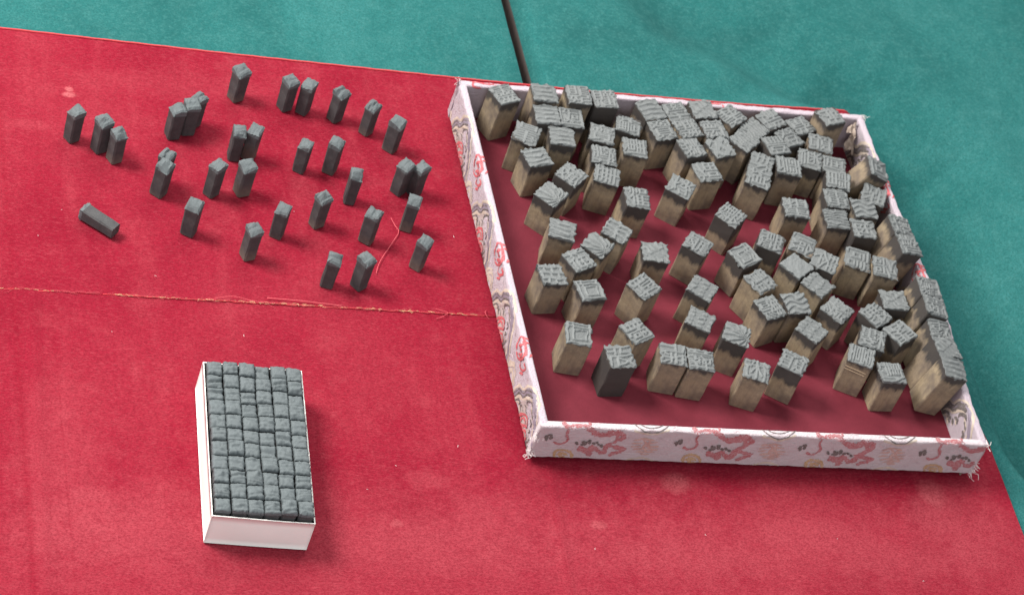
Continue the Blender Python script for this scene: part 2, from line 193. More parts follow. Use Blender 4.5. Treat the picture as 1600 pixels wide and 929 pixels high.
# ---------------------------------------------------------------- materials
class NT:
    def __init__(s,name):
        s.m=bpy.data.materials.new(name);s.m.use_nodes=True
        s.t=s.m.node_tree;s.p=s.t.nodes['Principled BSDF']
        s.p.inputs['Specular IOR Level'].default_value=.2
    def n(s,typ,**kw):
        n=s.t.nodes.new(typ)
        for k,v in kw.items():
            if k.startswith('i_'):
                key=k[2:]; key=int(key) if key.isdigit() else key.replace('_',' ')
                n.inputs[key].default_value=v
            else: setattr(n,k,v)
        return n
    def l(s,a,b): s.t.links.new(a,b)
    def obj(s): return s.n('ShaderNodeTexCoord').outputs['Object']
    def gen(s): return s.n('ShaderNodeTexCoord').outputs['Generated']
    def mapping(s,v,scale=(1,1,1),loc=(0,0,0)):
        m=s.n('ShaderNodeMapping');m.inputs['Scale'].default_value=scale;m.inputs['Location'].default_value=loc
        s.l(v,m.inputs['Vector']);return m.outputs['Vector']
    def noise(s,v,scale,detail=4,rough=.55,dist=0):
        n=s.n('ShaderNodeTexNoise');n.inputs['Scale'].default_value=scale;n.inputs['Detail'].default_value=detail
        n.inputs['Roughness'].default_value=rough;n.inputs['Distortion'].default_value=dist
        s.l(v,n.inputs['Vector']);return n.outputs['Fac']
    def ramp(s,v,stops):
        r=s.n('ShaderNodeValToRGB');e=r.color_ramp.elements
        while len(e)<len(stops): e.new(.5)
        for k,(p,c) in enumerate(stops):
            e[k].position=p;e[k].color=(c if len(c)==4 else (*c,1)) if hasattr(c,'__len__') else (c,c,c,1)
        s.l(v,r.inputs['Fac']);return r.outputs['Color']
    def mix(s,f,a,b,blend='MIX'):
        m=s.n('ShaderNodeMix',data_type='RGBA',blend_type=blend)
        for inp,val in ((m.inputs['Factor'],f),(m.inputs[6],a),(m.inputs[7],b)):
            if hasattr(val,'links'): s.l(val,inp)
            elif hasattr(val,'__len__'): inp.default_value=(*val,1) if len(val)==3 else val
            else: inp.default_value=val
        return m.outputs[2]
    def math(s,op,a,b=0.,c=None,clamp=False):
        m=s.n('ShaderNodeMath',operation=op,use_clamp=clamp)
        for i,val in enumerate((a,b) if c is None else (a,b,c)):
            if hasattr(val,'links'): s.l(val,m.inputs[i])
            else: m.inputs[i].default_value=val
        return m.outputs[0]
    def bump(s,h,strength=.3,dist=.001):
        b=s.n('ShaderNodeBump');b.inputs['Strength'].default_value=strength;b.inputs['Distance'].default_value=dist
        s.l(h,b.inputs['Height']);s.l(b.outputs['Normal'],s.p.inputs['Normal'])
    def color(s,c): s.l(c,s.p.inputs['Base Color'])
    def set(s,**kw):
        for k,v in kw.items(): s.p.inputs[k.replace('_',' ')].default_value=v
        return s
    def sep(s,v):
        n=s.n('ShaderNodeSeparateXYZ');s.l(v,n.inputs[0]);return n.outputs
    def rand(s): return s.n('ShaderNodeObjectInfo').outputs['Random']
    def attr(s,name): return s.n('ShaderNodeAttribute',attribute_type='OBJECT',attribute_name=name).outputs['Fac']

def felt_red():
    t=NT('red_felt');v=t.obj()
    big=t.noise(t.mapping(v,(1,.7,1)),9,4,.6)
    streak=t.noise(t.mapping(v,(3.0,.35,1),(2.2,.4,0)),14,4,.6)
    mid=t.noise(v,38,5,.68)
    fine=t.noise(t.mapping(v,(1,1.3,1)),800,3,.7)
    weave=t.noise(t.mapping(v,(.4,2.4,1)),900,2,.5)
    c=t.ramp(big,[(.25,(.185,.0050,.017)),(.5,(.235,.0100,.025)),(.78,(.28,.024,.039))])
    c=t.mix(t.math('MULTIPLY',t.ramp(streak,[(.52,0.),(.75,1.)]),.55),c,(.32,.038,.054))
    c=t.mix(t.math('MULTIPLY',t.ramp(mid,[(.5,0.),(.85,1.)]),.5),c,(.34,.052,.066))
    # rubbed, faded patches of nap and the painted pale veil in front: (x, y, rx, ry, strength) in tray widths
    xy=t.sep(v)
    nz=t.noise(v,95,8,.75)
    for (px,py,rx,ry,st) in STAINS_AND_VEIL:
        dx=t.math('DIVIDE',t.math('SUBTRACT',xy[0],px*S),rx*S)
        dy=t.math('DIVIDE',t.math('SUBTRACT',xy[1],py*S),ry*S)
        d=t.math('ADD',t.math('MULTIPLY',dx,dx),t.math('MULTIPLY',dy,dy))
        d=t.math('ADD',d,t.math('MULTIPLY',t.math('SUBTRACT',nz,.5),2.4))
        f=t.math('MULTIPLY',t.math('SUBTRACT',1.15,d,clamp=True),st,clamp=True)
        c=t.mix(f,c,(.42,.10,.11) if st>0.37 else (.36,.058,.074))
    # old fold marks running front to back
    for (px,w,st) in ((-1.005,.012,.5),(.035,.005,.22),(-.665,.006,.2),(-.93,.004,.25)):
        d=t.math('ABSOLUTE',t.math('SUBTRACT',t.math('ADD',xy[0],t.math('MULTIPLY',nz,.003)),px*S))
        f=t.math('MULTIPLY',t.math('SUBTRACT',1,t.math('DIVIDE',d,w*S),clamp=True),st)
        c=t.mix(f,c,(.21,.006,.018))
    c=t.mix(t.math('MULTIPLY',t.ramp(fine,[(.36,1.),(.60,0.)]),.6),c,(.125,.005,.013))
    c=t.mix(t.math('MULTIPLY',t.ramp(weave,[(.52,0.),(.78,1.)]),.28),c,(.48,.10,.12))
    t.color(c);t.set(Roughness=.95,Sheen_Weight=.05,Sheen_Roughness=.4,Sheen_Tint=(1,.4,.45,1),Specular_IOR_Level=.06)
    t.bump(t.math('ADD',fine,t.math('MULTIPLY',weave,.7)),.5,.0005)
    return t.m
def felt_green(shift=0.):
    t=NT('green_felt');v=t.obj()
    big=t.noise(t.mapping(v,(1,.8,1),(shift,0,0)),6,6,.62,.8)
    mid=t.noise(t.mapping(v,(1,1,1),(0,shift,0)),70,6,.72)
    fib=t.noise(t.mapping(v,(1,1.3,1)),900,4,.75)
    c=t.ramp(big,[(.3,(.014,.086,.084)),(.5,(.022,.136,.131)),(.72,(.044,.195,.188))])
    c=t.mix(t.math('MULTIPLY',t.ramp(mid,[(.45,0.),(.8,1.)]),.32),c,(.085,.235,.218))
    c=t.mix(t.math('MULTIPLY',t.ramp(mid,[(.22,1.),(.48,0.)]),.28),c,(.012,.066,.060))
    c=t.mix(t.math('MULTIPLY',t.ramp(fib,[(.34,1.),(.62,0.)]),.85),c,(.010,.070,.066))
    f2=t.noise(t.mapping(v,(1,1.2,1)),330,4,.7)
    c=t.mix(t.math('MULTIPLY',t.ramp(f2,[(.5,0.),(.78,1.)]),.4),c,(.085,.235,.222))
    t.color(c);t.set(Roughness=.95,Specular_IOR_Level=.08)
    t.bump(t.math('ADD',t.math('MULTIPLY',mid,2.),fib),.6,.0008)
    return t.m
def wood_block():
    t=NT('carved_wood');v=t.obj();g=t.sep(t.gen())
    grain=t.noise(t.mapping(v,(1,1,.16)),260,6,.7,1.2)
    blot=t.noise(v,85,5,.65)
    c=t.ramp(grain,[(.3,(.21,.160,.102)),(.55,(.295,.232,.150)),(.8,(.39,.315,.212))])
    c=t.mix(t.math('MULTIPLY',t.rand(),.55),c,(.235,.175,.125))
    c=t.mix(t.math('MULTIPLY',t.ramp(blot,[(.40,0.),(.68,1.)]),.85),c,(.115,.090,.078))
    pit=t.noise(v,520,2,.5)
    c=t.mix(t.ramp(pit,[(.70,0.),(.76,.7)]),c,(.05,.04,.035))
    # ink soaked into the top of each block
    h=t.math('ADD',g[2],t.math('MULTIPLY',t.math('SUBTRACT',t.noise(t.mapping(v,(1,1,.35)),150,5,.65),.5),.55))
    h=t.math('ADD',h,t.attr('ink'))
    f=t.ramp(h,[(.88,0.),(1.06,.93)])
    c=t.mix(f,c,(.040,.036,.036))
    t.color(c);t.set(Roughness=.72)
    t.bump(t.math('ADD',grain,t.math('MULTIPLY',pit,-.6)),.35,.0004)
    return t.m
def slate_face():
    t=NT('inked_face');v=t.obj()
    a=t.noise(v,160,5,.65);b=t.noise(v,1100,3,.6)
    c=t.ramp(a,[(.3,(.134,.142,.142)),(.6,(.160,.169,.168)),(.85,(.198,.206,.204))])
    c=t.mix(t.math('MULTIPLY',t.rand(),.6),c,(.135,.143,.142))
    # carved hollows are darker, by the 'hollow' value stored with the relief
    at=t.n('ShaderNodeAttribute',attribute_type='GEOMETRY',attribute_name='hollow').outputs['Fac']
    c=t.mix(t.math('MULTIPLY',at,.5),c,(.085,.090,.090))
    c=t.mix(t.math('MULTIPLY',b,.22),c,(.115,.12,.12))
    t.color(c);t.set(Roughness=.55,Specular_IOR_Level=.35)
    t.bump(b,.3,.0003)
    return t.m
def clay_small():
    t=NT('small_type_body');v=t.obj();g=t.sep(t.gen())
    a=t.noise(v,150,5,.65);b=t.noise(t.mapping(v,(1,1,.3)),700,3,.6)
    c=t.ramp(a,[(.3,(.044,.043,.045)),(.6,(.070,.068,.069)),(.85,(.115,.108,.105))])
    # bare worn wood near the foot of some blocks
    h=t.math('ADD',t.math('SUBTRACT',t.attr('bare'),g[2]),t.math('MULTIPLY',t.math('SUBTRACT',t.noise(v,260,4,.7),.5),.5))
    c=t.mix(t.ramp(h,[(-.0,0.),(.5,.75)]),c,(.17,.138,.112))
    c=t.mix(t.math('MULTIPLY',b,.35),c,(.045,.043,.045))
    t.color(c);t.set(Roughness=.7);t.bump(b,.4,.0004)
    return t.m
def clay_top():
    t=NT('small_type_face');v=t.obj()
    a=t.noise(v,260,5,.65);b=t.noise(v,1300,3,.6)
    c=t.ramp(a,[(.3,(.090,.103,.108)),(.6,(.124,.142,.148)),(.85,(.170,.188,.193))])
    c=t.mix(t.math('MULTIPLY',t.rand(),.4),c,(.115,.13,.134))
    c=t.mix(t.math('MULTIPLY',b,.3),c,(.085,.1,.1))
    t.color(c);t.set(Roughness=.65);t.bump(b,.4,.0003)
    return t.m
def clay_top_dark():
    m=clay_top().copy();m.name='loose_type_face'
    for n in m.node_tree.nodes:
        if n.type=='VALTORGB':
            for e in n.color_ramp.elements: e.color=(*[x*.88 for x in e.color[:3]],1)
    return m
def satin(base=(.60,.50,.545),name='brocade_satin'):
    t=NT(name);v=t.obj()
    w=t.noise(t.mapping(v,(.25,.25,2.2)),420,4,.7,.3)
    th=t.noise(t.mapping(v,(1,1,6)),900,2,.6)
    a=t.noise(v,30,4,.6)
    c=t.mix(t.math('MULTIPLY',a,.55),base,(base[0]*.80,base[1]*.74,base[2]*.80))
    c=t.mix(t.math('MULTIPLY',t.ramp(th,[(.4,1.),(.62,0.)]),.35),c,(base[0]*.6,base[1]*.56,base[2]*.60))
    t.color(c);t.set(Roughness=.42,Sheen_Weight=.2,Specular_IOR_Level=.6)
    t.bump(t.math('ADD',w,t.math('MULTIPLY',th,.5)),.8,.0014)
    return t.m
def thread(name,c1,c2,rough=.6,amt=.75):
    """embroidery: coloured floats broken up by the ground weave"""
    t=NT(name);v=t.obj()
    n=t.noise(t.mapping(v,(1,1,1.4)),1500,3,.7)
    m=t.noise(v,260,3,.6)
    c=t.mix(t.math('MULTIPLY',t.ramp(n,[(.42,0.),(.62,1.)]),amt),c1,c2)
    c=t.mix(t.math('MULTIPLY',m,.4),c,tuple(x*.7 for x in c1))
    t.color(c);t.set(Roughness=rough);t.bump(n,.5,.0005)
    return t.m
def plain(name,c,rough=.6,noise_s=200,var=.25,bump=.2):
    t=NT(name);v=t.obj();a=t.noise(v,noise_s,4,.6);b=t.noise(v,noise_s*6,3,.6)
    k=t.mix(a,tuple(x*(1-var) for x in c),tuple(min(1,x*(1+var)) for x in c))
    t.color(k);t.set(Roughness=rough);t.bump(b,bump,.0003)
    return t.m
# faded / rubbed spots on the red felt; broad front ones paint in a light veil
STAINS_AND_VEIL=[(-.4,-.26,.9,.22,.30),(.6,-.2,.6,.16,.34),(.95,-.12,.12,.12,.36),(-.858,.992,.010,.009,.95),(-.858,.974,.016,.009,.95),(.315,-.045,.036,.030,.55),(.86,-.10,.06,.05,.32),(.90,-.05,.035,.04,.4),(.60,-.17,.16,.05,.36),
        (-.22,-.06,.05,.03,.35),(-.30,-.17,.016,.012,.45),(-.9,-.13,.03,.03,.28),(-.80,-.2,.22,.10,.30),(-.95,-.1,.10,.28,.30),(-.25,-.22,.3,.08,.30),(.3,-.24,.2,.05,.28),(.12,-.16,.02,.012,.4),(-.62,1.03,.25,.05,.2),(-.95,.87,.05,.02,.3),(.75,-.23,.26,.05,.26),(-.09,-.13,.10,.05,.22)]
M=dict(red=felt_red(),green=felt_green(),green2=felt_green(3.7),wood=wood_block(),slate=slate_face(),small=clay_small(),smalltop=clay_top(),loosetop=clay_top_dark(),
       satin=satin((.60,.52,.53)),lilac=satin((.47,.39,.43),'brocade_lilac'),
       t_red=thread('thread_red',(.35,.080,.085),(.52,.40,.42),.6,.85),t_brightred=thread('thread_bright_red',(.50,.055,.065),(.60,.38,.40),.6,.6),
       t_dark=thread('thread_dark',(.085,.075,.065),(.34,.29,.29)),t_tan=thread('thread_tan',(.50,.415,.33),(.56,.47,.46),.6,.5),
       t_rose=thread('thread_rose',(.44,.27,.22),(.55,.45,.46),.6,.8),t_ground=thread('thread_ground',(.40,.34,.31),(.50,.42,.43),.6,.9),t_pale=thread('thread_pale',(.50,.40,.42),(.60,.52,.54),.55,.6),t_gold=thread('thread_gold',(.40,.25,.10),(.56,.46,.46),.5,.75),t_grey=thread('thread_grey',(.225,.19,.235),(.40,.33,.38),.6,.5),
       lining=plain('tray_lining',(.150,.019,.031),.9,120,.2,.5),card=plain('white_card',(.80,.79,.75),.6,40,.07,.15),
       scratch=plain('bare_scratch',(.55,.40,.27),.7,300,.2,.1),fray=plain('fray_white',(.72,.66,.64),.8,300,.1,0),yellow=plain('fray_yellow',(.72,.50,.28),.85,500,.2,0),pink=plain('fray_pink',(.58,.10,.12),.85,500,.2,0),
       tabside=plain('table_side',(.17,.135,.125),.8,40,.3,.2),bottom=plain('dark_floor',(.20,.155,.145),.9,30,.3,.2),edge=plain('red_cut_edge',(.56,.055,.065),.85,300,.25,.3),glue=plain('torn_backing',(.46,.37,.31),.8,160,.5,.6))

# ---------------------------------------------------------------- the surface
# floor far below, seen only through the gap between the two green-topped tables
tag(mesh_obj('floor',[(-3*S,-1.5*S,-.42*S),(4*S,-1.5*S,-.42*S),(4*S,4*S,-.42*S),(-3*S,4*S,-.42*S)],[(0,1,2,3)],M['bottom']),kind='structure')
CR=np.array(CREASE)
def crease_z(x,y):
    """soft crease in the right-hand cloth, deepened to darken the band beside the tray"""
    best=np.full(x.shape,1e9);sg=np.zeros(x.shape);tt=np.zeros(x.shape)
    for k in range(len(CR)-1):
        a,b=CR[k],CR[k+1];d=b-a;L=d@d
        t=np.clip(((x-a[0])*d[0]+(y-a[1])*d[1])/L,0,1)
        px=a[0]+t*d[0];py=a[1]+t*d[1];dist=np.hypot(x-px,y-py)
        side=(d[0]*(y-py)-d[1]*(x-px))
        m=dist<best;best=np.where(m,dist,best);sg=np.where(m,np.where(side>0,1,-1),sg);tt=np.where(m,k+t,tt)
    s=best*sg      # >0: right-hand (far) side
    amp=np.interp(tt,[0,1,3,4,5,7,9],[.040,.052,.066,.110,.200,.235,.25])  # depths exaggerated so the trough beside the tray falls into shade
    return amp,s
def cloth_table(name,x0,x1,mat,nx,ny,y0=-.75,y1=2.6,right=False):
    xs=np.linspace(x0,x1,nx);ys=np.linspace(y0,y1,ny)
    X,Y=np.meshgrid(xs,ys)
    r=np.random.default_rng(5 if right else 6)
    Z=-.008+.0016*vnoise(X.shape,14,r)+.0008*vnoise(X.shape,40,r)-.0024
    Z=np.minimum(Z,-.0068)
    if right:
        a,s=crease_z(X,Y)
        a=a*np.maximum(smoothstep(1.035,1.11,X),smoothstep(1.14,1.24,Y));Z=Z-a*smoothstep(-.24,-.07,s)+a*.85*smoothstep(-.06,.22,s)
    # rolled edge towards the gap
    e=(X-x0) if right else (x1-X)
    rr=.034 if right else .006
    Z=np.where(e<rr,Z-(rr-np.sqrt(np.clip(rr*rr-(rr-e)**2,0,None))),Z)
    if right: Z-=.006*(1-smoothstep(0,.12,e))
    V=np.stack([X,Y,Z],-1).reshape(-1,3);F=grid_faces(nx,ny)
    # hem hanging down into the gap
    side=[j*nx+(0 if right else nx-1) for j in range(ny)];n0=len(V)
    o=mesh_obj(name,V*S,F,mat,smooth=True)
    dx=.006 if right else -.004
    T=[[V[i][0]+dx,V[i][1],V[i][2]-.002] for i in side];Bt=[[V[i][0]+dx*2,V[i][1],-.419] for i in side]
    e=mesh_obj('table_edge',np.array(T+Bt)*S,[(j,j+1,ny+j+1,ny+j) for j in range(ny-1)],M['tabside'],o)
    return o
GX=.2155
tag(cloth_table('green_tablecloth',-2.2,GX,M['green'],120,130),kind='structure')
tag(cloth_table('green_tablecloth',GX+.038,3.2,M['green2'],220,220,right=True),kind='structure')

# red felt: two lengths meeting in a frayed seam
SEAM=.3905
def red_sheet(y0,y1,label,right_edge,back_edge=None,seam_at_top=False):
    nx,ny=420,110;r=np.random.default_rng(3 if seam_at_top else 4)
    U,Vv=np.meshgrid(np.linspace(0,1,nx),np.linspace(0,1,ny))
    Y0=y0+U*0;X0=-2.0
    if back_edge is not None:
        xb=[p[0] for p in back_edge];yb=[p[1] for p in back_edge]
    X=np.zeros_like(U);Y=np.zeros_like(U)
    for j in range(ny):
        yy=y0+(y1-y0)*Vv[j]
        xr=np.interp(yy,[p[1] for p in right_edge],[p[0] for p in right_edge])
        X[j]=X0+(xr-X0)*U[j]
        if back_edge is not None: yy=y0+(np.interp(X[j],xb,yb)-y0)*Vv[j]
        Y[j]=yy
    Z=.00035*vnoise(X.shape,9,r)+.0003*vnoise(X.shape,30,r)
    Z-=Z.max()+.0006
    d=(y1-Y) if seam_at_top else (Y-y0)
    wob=.0007*vnoise(X.shape,60,r)
    if seam_at_top or back_edge is not None:
        Y=Y+np.where(d<.004,wob,0)
        Z=Z+.0010*np.exp(-(d/.010)**2)*(1+.5*vnoise(X.shape,20,r))*((X<-.01)|(X>1.02))
    if seam_at_top:
        for (cx,sl,hh,ww,ye) in ((.035,.06,.0022,.010,-.03),(-.985,.02,.0030,.014,.36),(-.34,-.15,.0012,.012,.30),(.80,.25,.0016,.016,-.04)):
            q=(X-cx-sl*(Y+.2));Z=Z+hh*np.exp(-(q/ww)**2)*smoothstep(ye+.06,ye,Y)
    n=nx*ny;V=np.stack([X,Y,Z],-1).reshape(-1,3);F=grid_faces(nx,ny)
    o=empty('red_cloth',(0,0,0))
    tag(o,label,'cloth')
    p=mesh_obj('felt_sheet',V*S,F,M['red'],o,smooth=True)
    # cut edge of the cloth all round
    loop=[i for i in range(nx)]+[j*nx+nx-1 for j in range(1,ny)]+[(ny-1)*nx+i for i in range(nx-2,-1,-1)]+[j*nx for j in range(ny-2,0,-1)]
    L=len(loop);c=V[:,:2].mean(0);out=[];low=[]
    rr=np.random.default_rng(12)
    for i in loop:
        v=V[i].copy();g=v+[0,0,.0003];dn=v.copy();dn[2]=-.0062
        out.append(g);low.append(dn)
    VV=np.array(out+low);FF=[(k,(k+1)%L,L+(k+1)%L,L+k) for k in range(L)]
    mesh_obj('cut_edge',VV*S,FF,M['edge'],o)
    return o
RE=[(1.046,1.2),(1.045,1.14),(1.046,.6),(1.050,.35),(1.074,.16),(1.082,.1),(1.082,-.75)][::-1]
BE=[(-2.0,1.197),(-.997,1.169),(-.485,1.149),(.055,1.134),(.425,1.128),(.792,1.129),(1.03,1.138),(1.05,1.128)]
RS_BACK=red_sheet(SEAM+.0010,1.13,'red felt length behind the frayed seam, under the loose small blocks',RE,BE)
RS_FRONT=red_sheet(-.75,SEAM-.0010,'red felt length in front of the frayed seam, under the white box',RE,None,True)

# tubes for threads
def tube(points,rad,sides=5):
    P=np.array(points,float);n=len(P);V=[];F=[]
    T=np.gradient(P,axis=0);T/=np.linalg.norm(T,axis=1)[:,None]+1e-12
    up=np.array([0,0,1.])
    for k in range(n):
        t=T[k];a=np.cross(t,up)
        if np.linalg.norm(a)<1e-3: a=np.cross(t,[1.,0,0])
        a/=np.linalg.norm(a);b=np.cross(a,t)
        rk=rad[k] if hasattr(rad,'__len__') else rad
        for s in range(sides):
            an=2*math.pi*s/sides;V.append(P[k]+rk*(math.cos(an)*a+math.sin(an)*b))
    for k in range(n-1):
        for s in range(sides):
            F.append((k*sides+s,k*sides+(s+1)%sides,(k+1)*sides+(s+1)%sides,(k+1)*sides+s))
    F.append(tuple(range(sides-1,-1,-1)));F.append(tuple((n-1)*sides+s for s in range(sides)))
    return V,F
def catmull(P,m=6):
    P=np.array(P,float);Q=np.vstack([2*P[0]-P[1],P,2*P[-1]-P[-2]]);out=[]
    for i in range(1,len(Q)-2):
        for t in np.linspace(0,1,m,endpoint=False):
            a,b,c,d=Q[i-1:i+3];out.append(.5*((2*b)+(-a+c)*t+(2*a-5*b+4*c-d)*t*t+(-a+3*b-3*c+d)*t**3))
    out.append(P[-1]);return np.array(out)
def joined(parts):
    V=[];F=[]
    for v,f in parts:
        o=len(V);V+=list(v);F+=[tuple(i+o for i in q) for q in f]
    return V,F
def fringe(xa,xb,n,mat,parent,seed,lmin,lmax,spread,z=.0015,rad=.0005,name='frayed_threads'):
    r=np.random.default_rng(seed);ps=[]
    for k in range(n):
        x=xa+(xb-xa)*r.random();L=r.uniform(lmin,lmax);a=r.normal(0,.35)+(math.pi if r.random()<.5 else 0)
        y=SEAM+r.normal(0,spread);zz=z+abs(r.normal(0,.0007))
        p0=np.array([x,y,zz]);p2=p0+[L*math.cos(a),L*math.sin(a)*.5,r.normal(0,.0003)];pm=(p0+p2)/2+[0,r.normal(0,.0015),abs(r.normal(0,.001))]
        v,f=tube(catmull([p0,pm,p2],3)*S,rad*S*r.uniform(.6,1.2),4);ps.append((v,f))
    v,f=joined(ps);o=mesh_obj(name,v,f,mat,parent);o['kind']='stuff';return o
for (a,b,n) in ((-1.03,-.93,30),(-.80,-.62,70),(-.63,-.48,60),(-.50,-.37,55),(-.34,-.18,60),(-.17,-.02,30)):
    fringe(a,b,n//3,M['yellow'],RS_FRONT,int(abs(a)*1000),.003,.014,.0009,.0004,.0004)
fringe(-1.06,-.02,160,M['pink'],RS_FRONT,77,.008,.030,.0010,.0004,.0003)
def strand(points,mat,parent,name='loose_strand',rad=.0006):
    v,f=tube(catmull(points,6)*S,rad*S,5);return mesh_obj(name,v,f,mat,parent,True)
for sx0,sx1 in ((-1.06,-.93),(-.83,-.46),(-.45,-.02)):
    v,f=tube(np.array([(x,SEAM+.0009*math.sin(x*61)+.0006*math.sin(x*173),-.0002+.0006*math.sin(x*39)) for x in np.linspace(sx0,sx1,160)])*S,.0010*S,5)
    mesh_obj('raw_edge',v,f,M['edge'],RS_FRONT,True)
strand([(-.60,.396,.002),(-.56,.401,.004),(-.52,.392,.003),(-.47,.389,.002)],M['pink'],RS_BACK)
strand([(-.49,.404,.002),(-.43,.401,.003),(-.39,.398,.003),(-.33,.3935,.0025)],M['pink'],RS_BACK,rad=.0009)
strand([(-.128,.400,.002),(-.112,.394,.004),(-.104,.388,.004),(-.118,.378,.002),(-.13,.374,.001)],M['pink'],RS_FRONT)
strand([(-.014,.405,.001),(-.020,.395,.006),(-.018,.385,.005),(-.012,.38,.001)],M['pink'],RS_FRONT)
# bright worn selvedge along the back edge
v,f=tube(np.array([(x,np.interp(x,[p[0] for p in BE],[p[1] for p in BE])+.0004*math.sin(x*97),-.0010) for x in np.linspace(-1.3,1.04,260)])*S,.0020*S,6)
mesh_obj('selvedge',v,f,M['edge'],RS_BACK,True)

# ---------------------------------------------------------------- the brocade tray
tray=empty('brocade_tray');tag(tray,'open square tray covered in lilac brocade with red dragons, holding carved wooden blocks','tray')
WT=.017;RND=.004
def bow(y): return .006*math.sin(math.pi*min(1,max(0,y/D_)))+.015*math.exp(-((y-.36)/.15)**2)
def wall_disp(u,v):
    return .0011*math.sin(u*41+v*60)+.0009*math.sin(u*97-v*130+1)+.0007*math.sin(u*213+v*171)+.0004*math.sin(u*377-v*310)
def wall_pos(kind,u,v,off=0.):
    v=max(v,.0125)
    """unfolded wall coordinates: v in 0..H up the outside, H..H+WT across the rim, then down the inside"""
    d=wall_disp(u,min(v,H_))*(.4+.6*min(1,v/H_))
    r=RND
    if v<H_-r: a,z=-off-d,v                 # a: distance in from the outer face
    elif v<H_-r+r*math.pi/2:
        an=(v-(H_-r))/r;a=r-(r+off+d)*math.cos(an);z=H_-r+(r+off+d*.3)*math.sin(an)
    else:
        w=v-(H_-r+r*math.pi/2)+r; wi=WT-r
        if w<wi: a,z=w,H_+off+d*.3
        elif w<wi+r*math.pi/2:
            an=(w-wi)/r;a=wi+(r+off)*math.sin(an);z=H_-r+(r+off)*math.cos(an)
        else: a=WT+off;z=H_-r-(w-wi-r*math.pi/2)
    if kind=='front': return (u,a,z)
    if kind=='back': return (u,D_-a,z)
    if kind=='left': return (a,u,z)
    b=bow(u)*(.4+.6*max(0,min(1,z/H_)));return (1-a+b,u,z)
VTOT=H_-RND+RND*math.pi/2+(WT-2*RND)+RND*math.pi/2+H_-RND
def wall(kind,name,u0,u1,mat,n=120):
    vs=list(np.linspace(.0125,H_-RND,9))+[H_-RND+RND*math.pi/2*k/4 for k in range(1,5)]
    e=vs[-1];vs+=[e+(WT-2*RND)*k/3 for k in range(1,4)];e=vs[-1];vs+=[e+RND*math.pi/2*k/4 for k in range(1,5)]
    e=vs[-1];vs+=[e+(H_-RND-.006)*k/6 for k in range(1,7)]
    V=[];nv=len(vs)
    for i in range(n):
        u=u0+(u1-u0)*i/(n-1)
        for v in vs: V.append(wall_pos(kind,u,v))
    F=[]
    for i in range(n-1):
        for j in range(nv-1):
            q=(i*nv+j,(i+1)*nv+j,(i+1)*nv+j+1,i*nv+j+1)
            F.append(q if kind in('front','right') else q[::-1])
    F.append(tuple(range(nv)));F.append(tuple((n-1)*nv+j for j in range(nv)))
    return mesh_obj(name,np.array(V)*S,F,mat,tray,True)
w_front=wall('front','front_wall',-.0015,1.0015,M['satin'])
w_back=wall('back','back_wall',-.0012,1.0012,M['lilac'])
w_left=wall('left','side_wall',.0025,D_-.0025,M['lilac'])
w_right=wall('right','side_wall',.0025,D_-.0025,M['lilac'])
fl=[(WT-.004,WT-.004,.012),(1.02,WT-.004,.012),(1.02,D_-WT+.004,.012),(WT-.004,D_-WT+.004,.012)]
n=40;Vf=[];r=np.random.default_rng(8);nz=vnoise((n,n),8,r)
for j in range(n):
    for i in range(n):
        y=WT-.004+(D_-2*WT+.008)*j/(n-1);x1=1-WT+.003+bow(y)*.45
        Vf.append((WT-.004+(x1-WT+.004)*i/(n-1),y,.0116+.0004*max(-1,min(1,nz[j,i]))))
mesh_obj('floor_lining',np.array(Vf)*S,grid_faces(n,n),M['lining'],tray,True)
mesh_obj('base_board',np.array([(.012,.030,.0006),(.986,.030,.0006),(.986,D_-.012,.0006),(.012,D_-.012,.0006),(.012,.030,.0108),(.986,.030,.0108),(.986,D_-.012,.0108),(.012,D_-.012,.0108)])*S,[(0,3,2,1),(4,5,6,7),(0,1,5,4),(1,2,6,5),(2,3,7,6),(3,0,4,7)],M['lining'],tray)
# embroidery: flat floats of thread lying on the satin
def ribbon(kind,pts,width,off=.0006,m=5,jit=.25,rng=None,umin=.001,umax=None):
    umax=(1.0 if kind in('front','back') else D_-.001) if umax is None else umax
    P=catmull(pts,m);T=np.gradient(P,axis=0);T/=np.linalg.norm(T,axis=1)[:,None]+1e-12
    N=np.stack([-T[:,1],T[:,0]],-1);V=[];F=[]
    for k in range(len(P)):
        w=width*(1+jit*(rng.standard_normal() if rng is not None else 0))/2
        if k in(0,len(P)-1): w*=.4
        for s in(-1,0,1):
            q=P[k]+N[k]*w*s
            V.append(wall_pos(kind,min(umax,max(umin,q[0])),max(.0128,q[1]),off+(.0005 if s==0 else 0)))
    for k in range(len(P)-1):
        for s in(0,1):
            q=(k*3+s,(k+1)*3+s,(k+1)*3+s+1,k*3+s+1)
            us=[V[i] for i in q]
            F.append(q)
    return V,F
def motif(kind,name,strokes,width,mat,parent,du=0.,off=.0006,seed=1,wmap=None,flip=False,lo=0.0,hi=1.0,dv=0.):
    rng=np.random.default_rng(seed);ps=[]
    for k,st in enumerate(strokes):
        pts=[(p[0]+du,p[1]+dv) for p in st]
        if flip: pts=[(p[0],VTOT-p[1]) for p in pts]
        u=[p[0] for p in pts]
        if max(u)<lo or min(u)>hi: continue
        if sum(1 for x in u if lo<=x<=hi)<len(u)*.5: continue
        w=width if wmap is None else wmap.get(k,width)
        ps.append(ribbon(kind,pts,w,off,rng=rng))
    if not ps: return None
    v,f=joined(ps);return mesh_obj(name,np.array(v)*S,f,mat,parent,True)
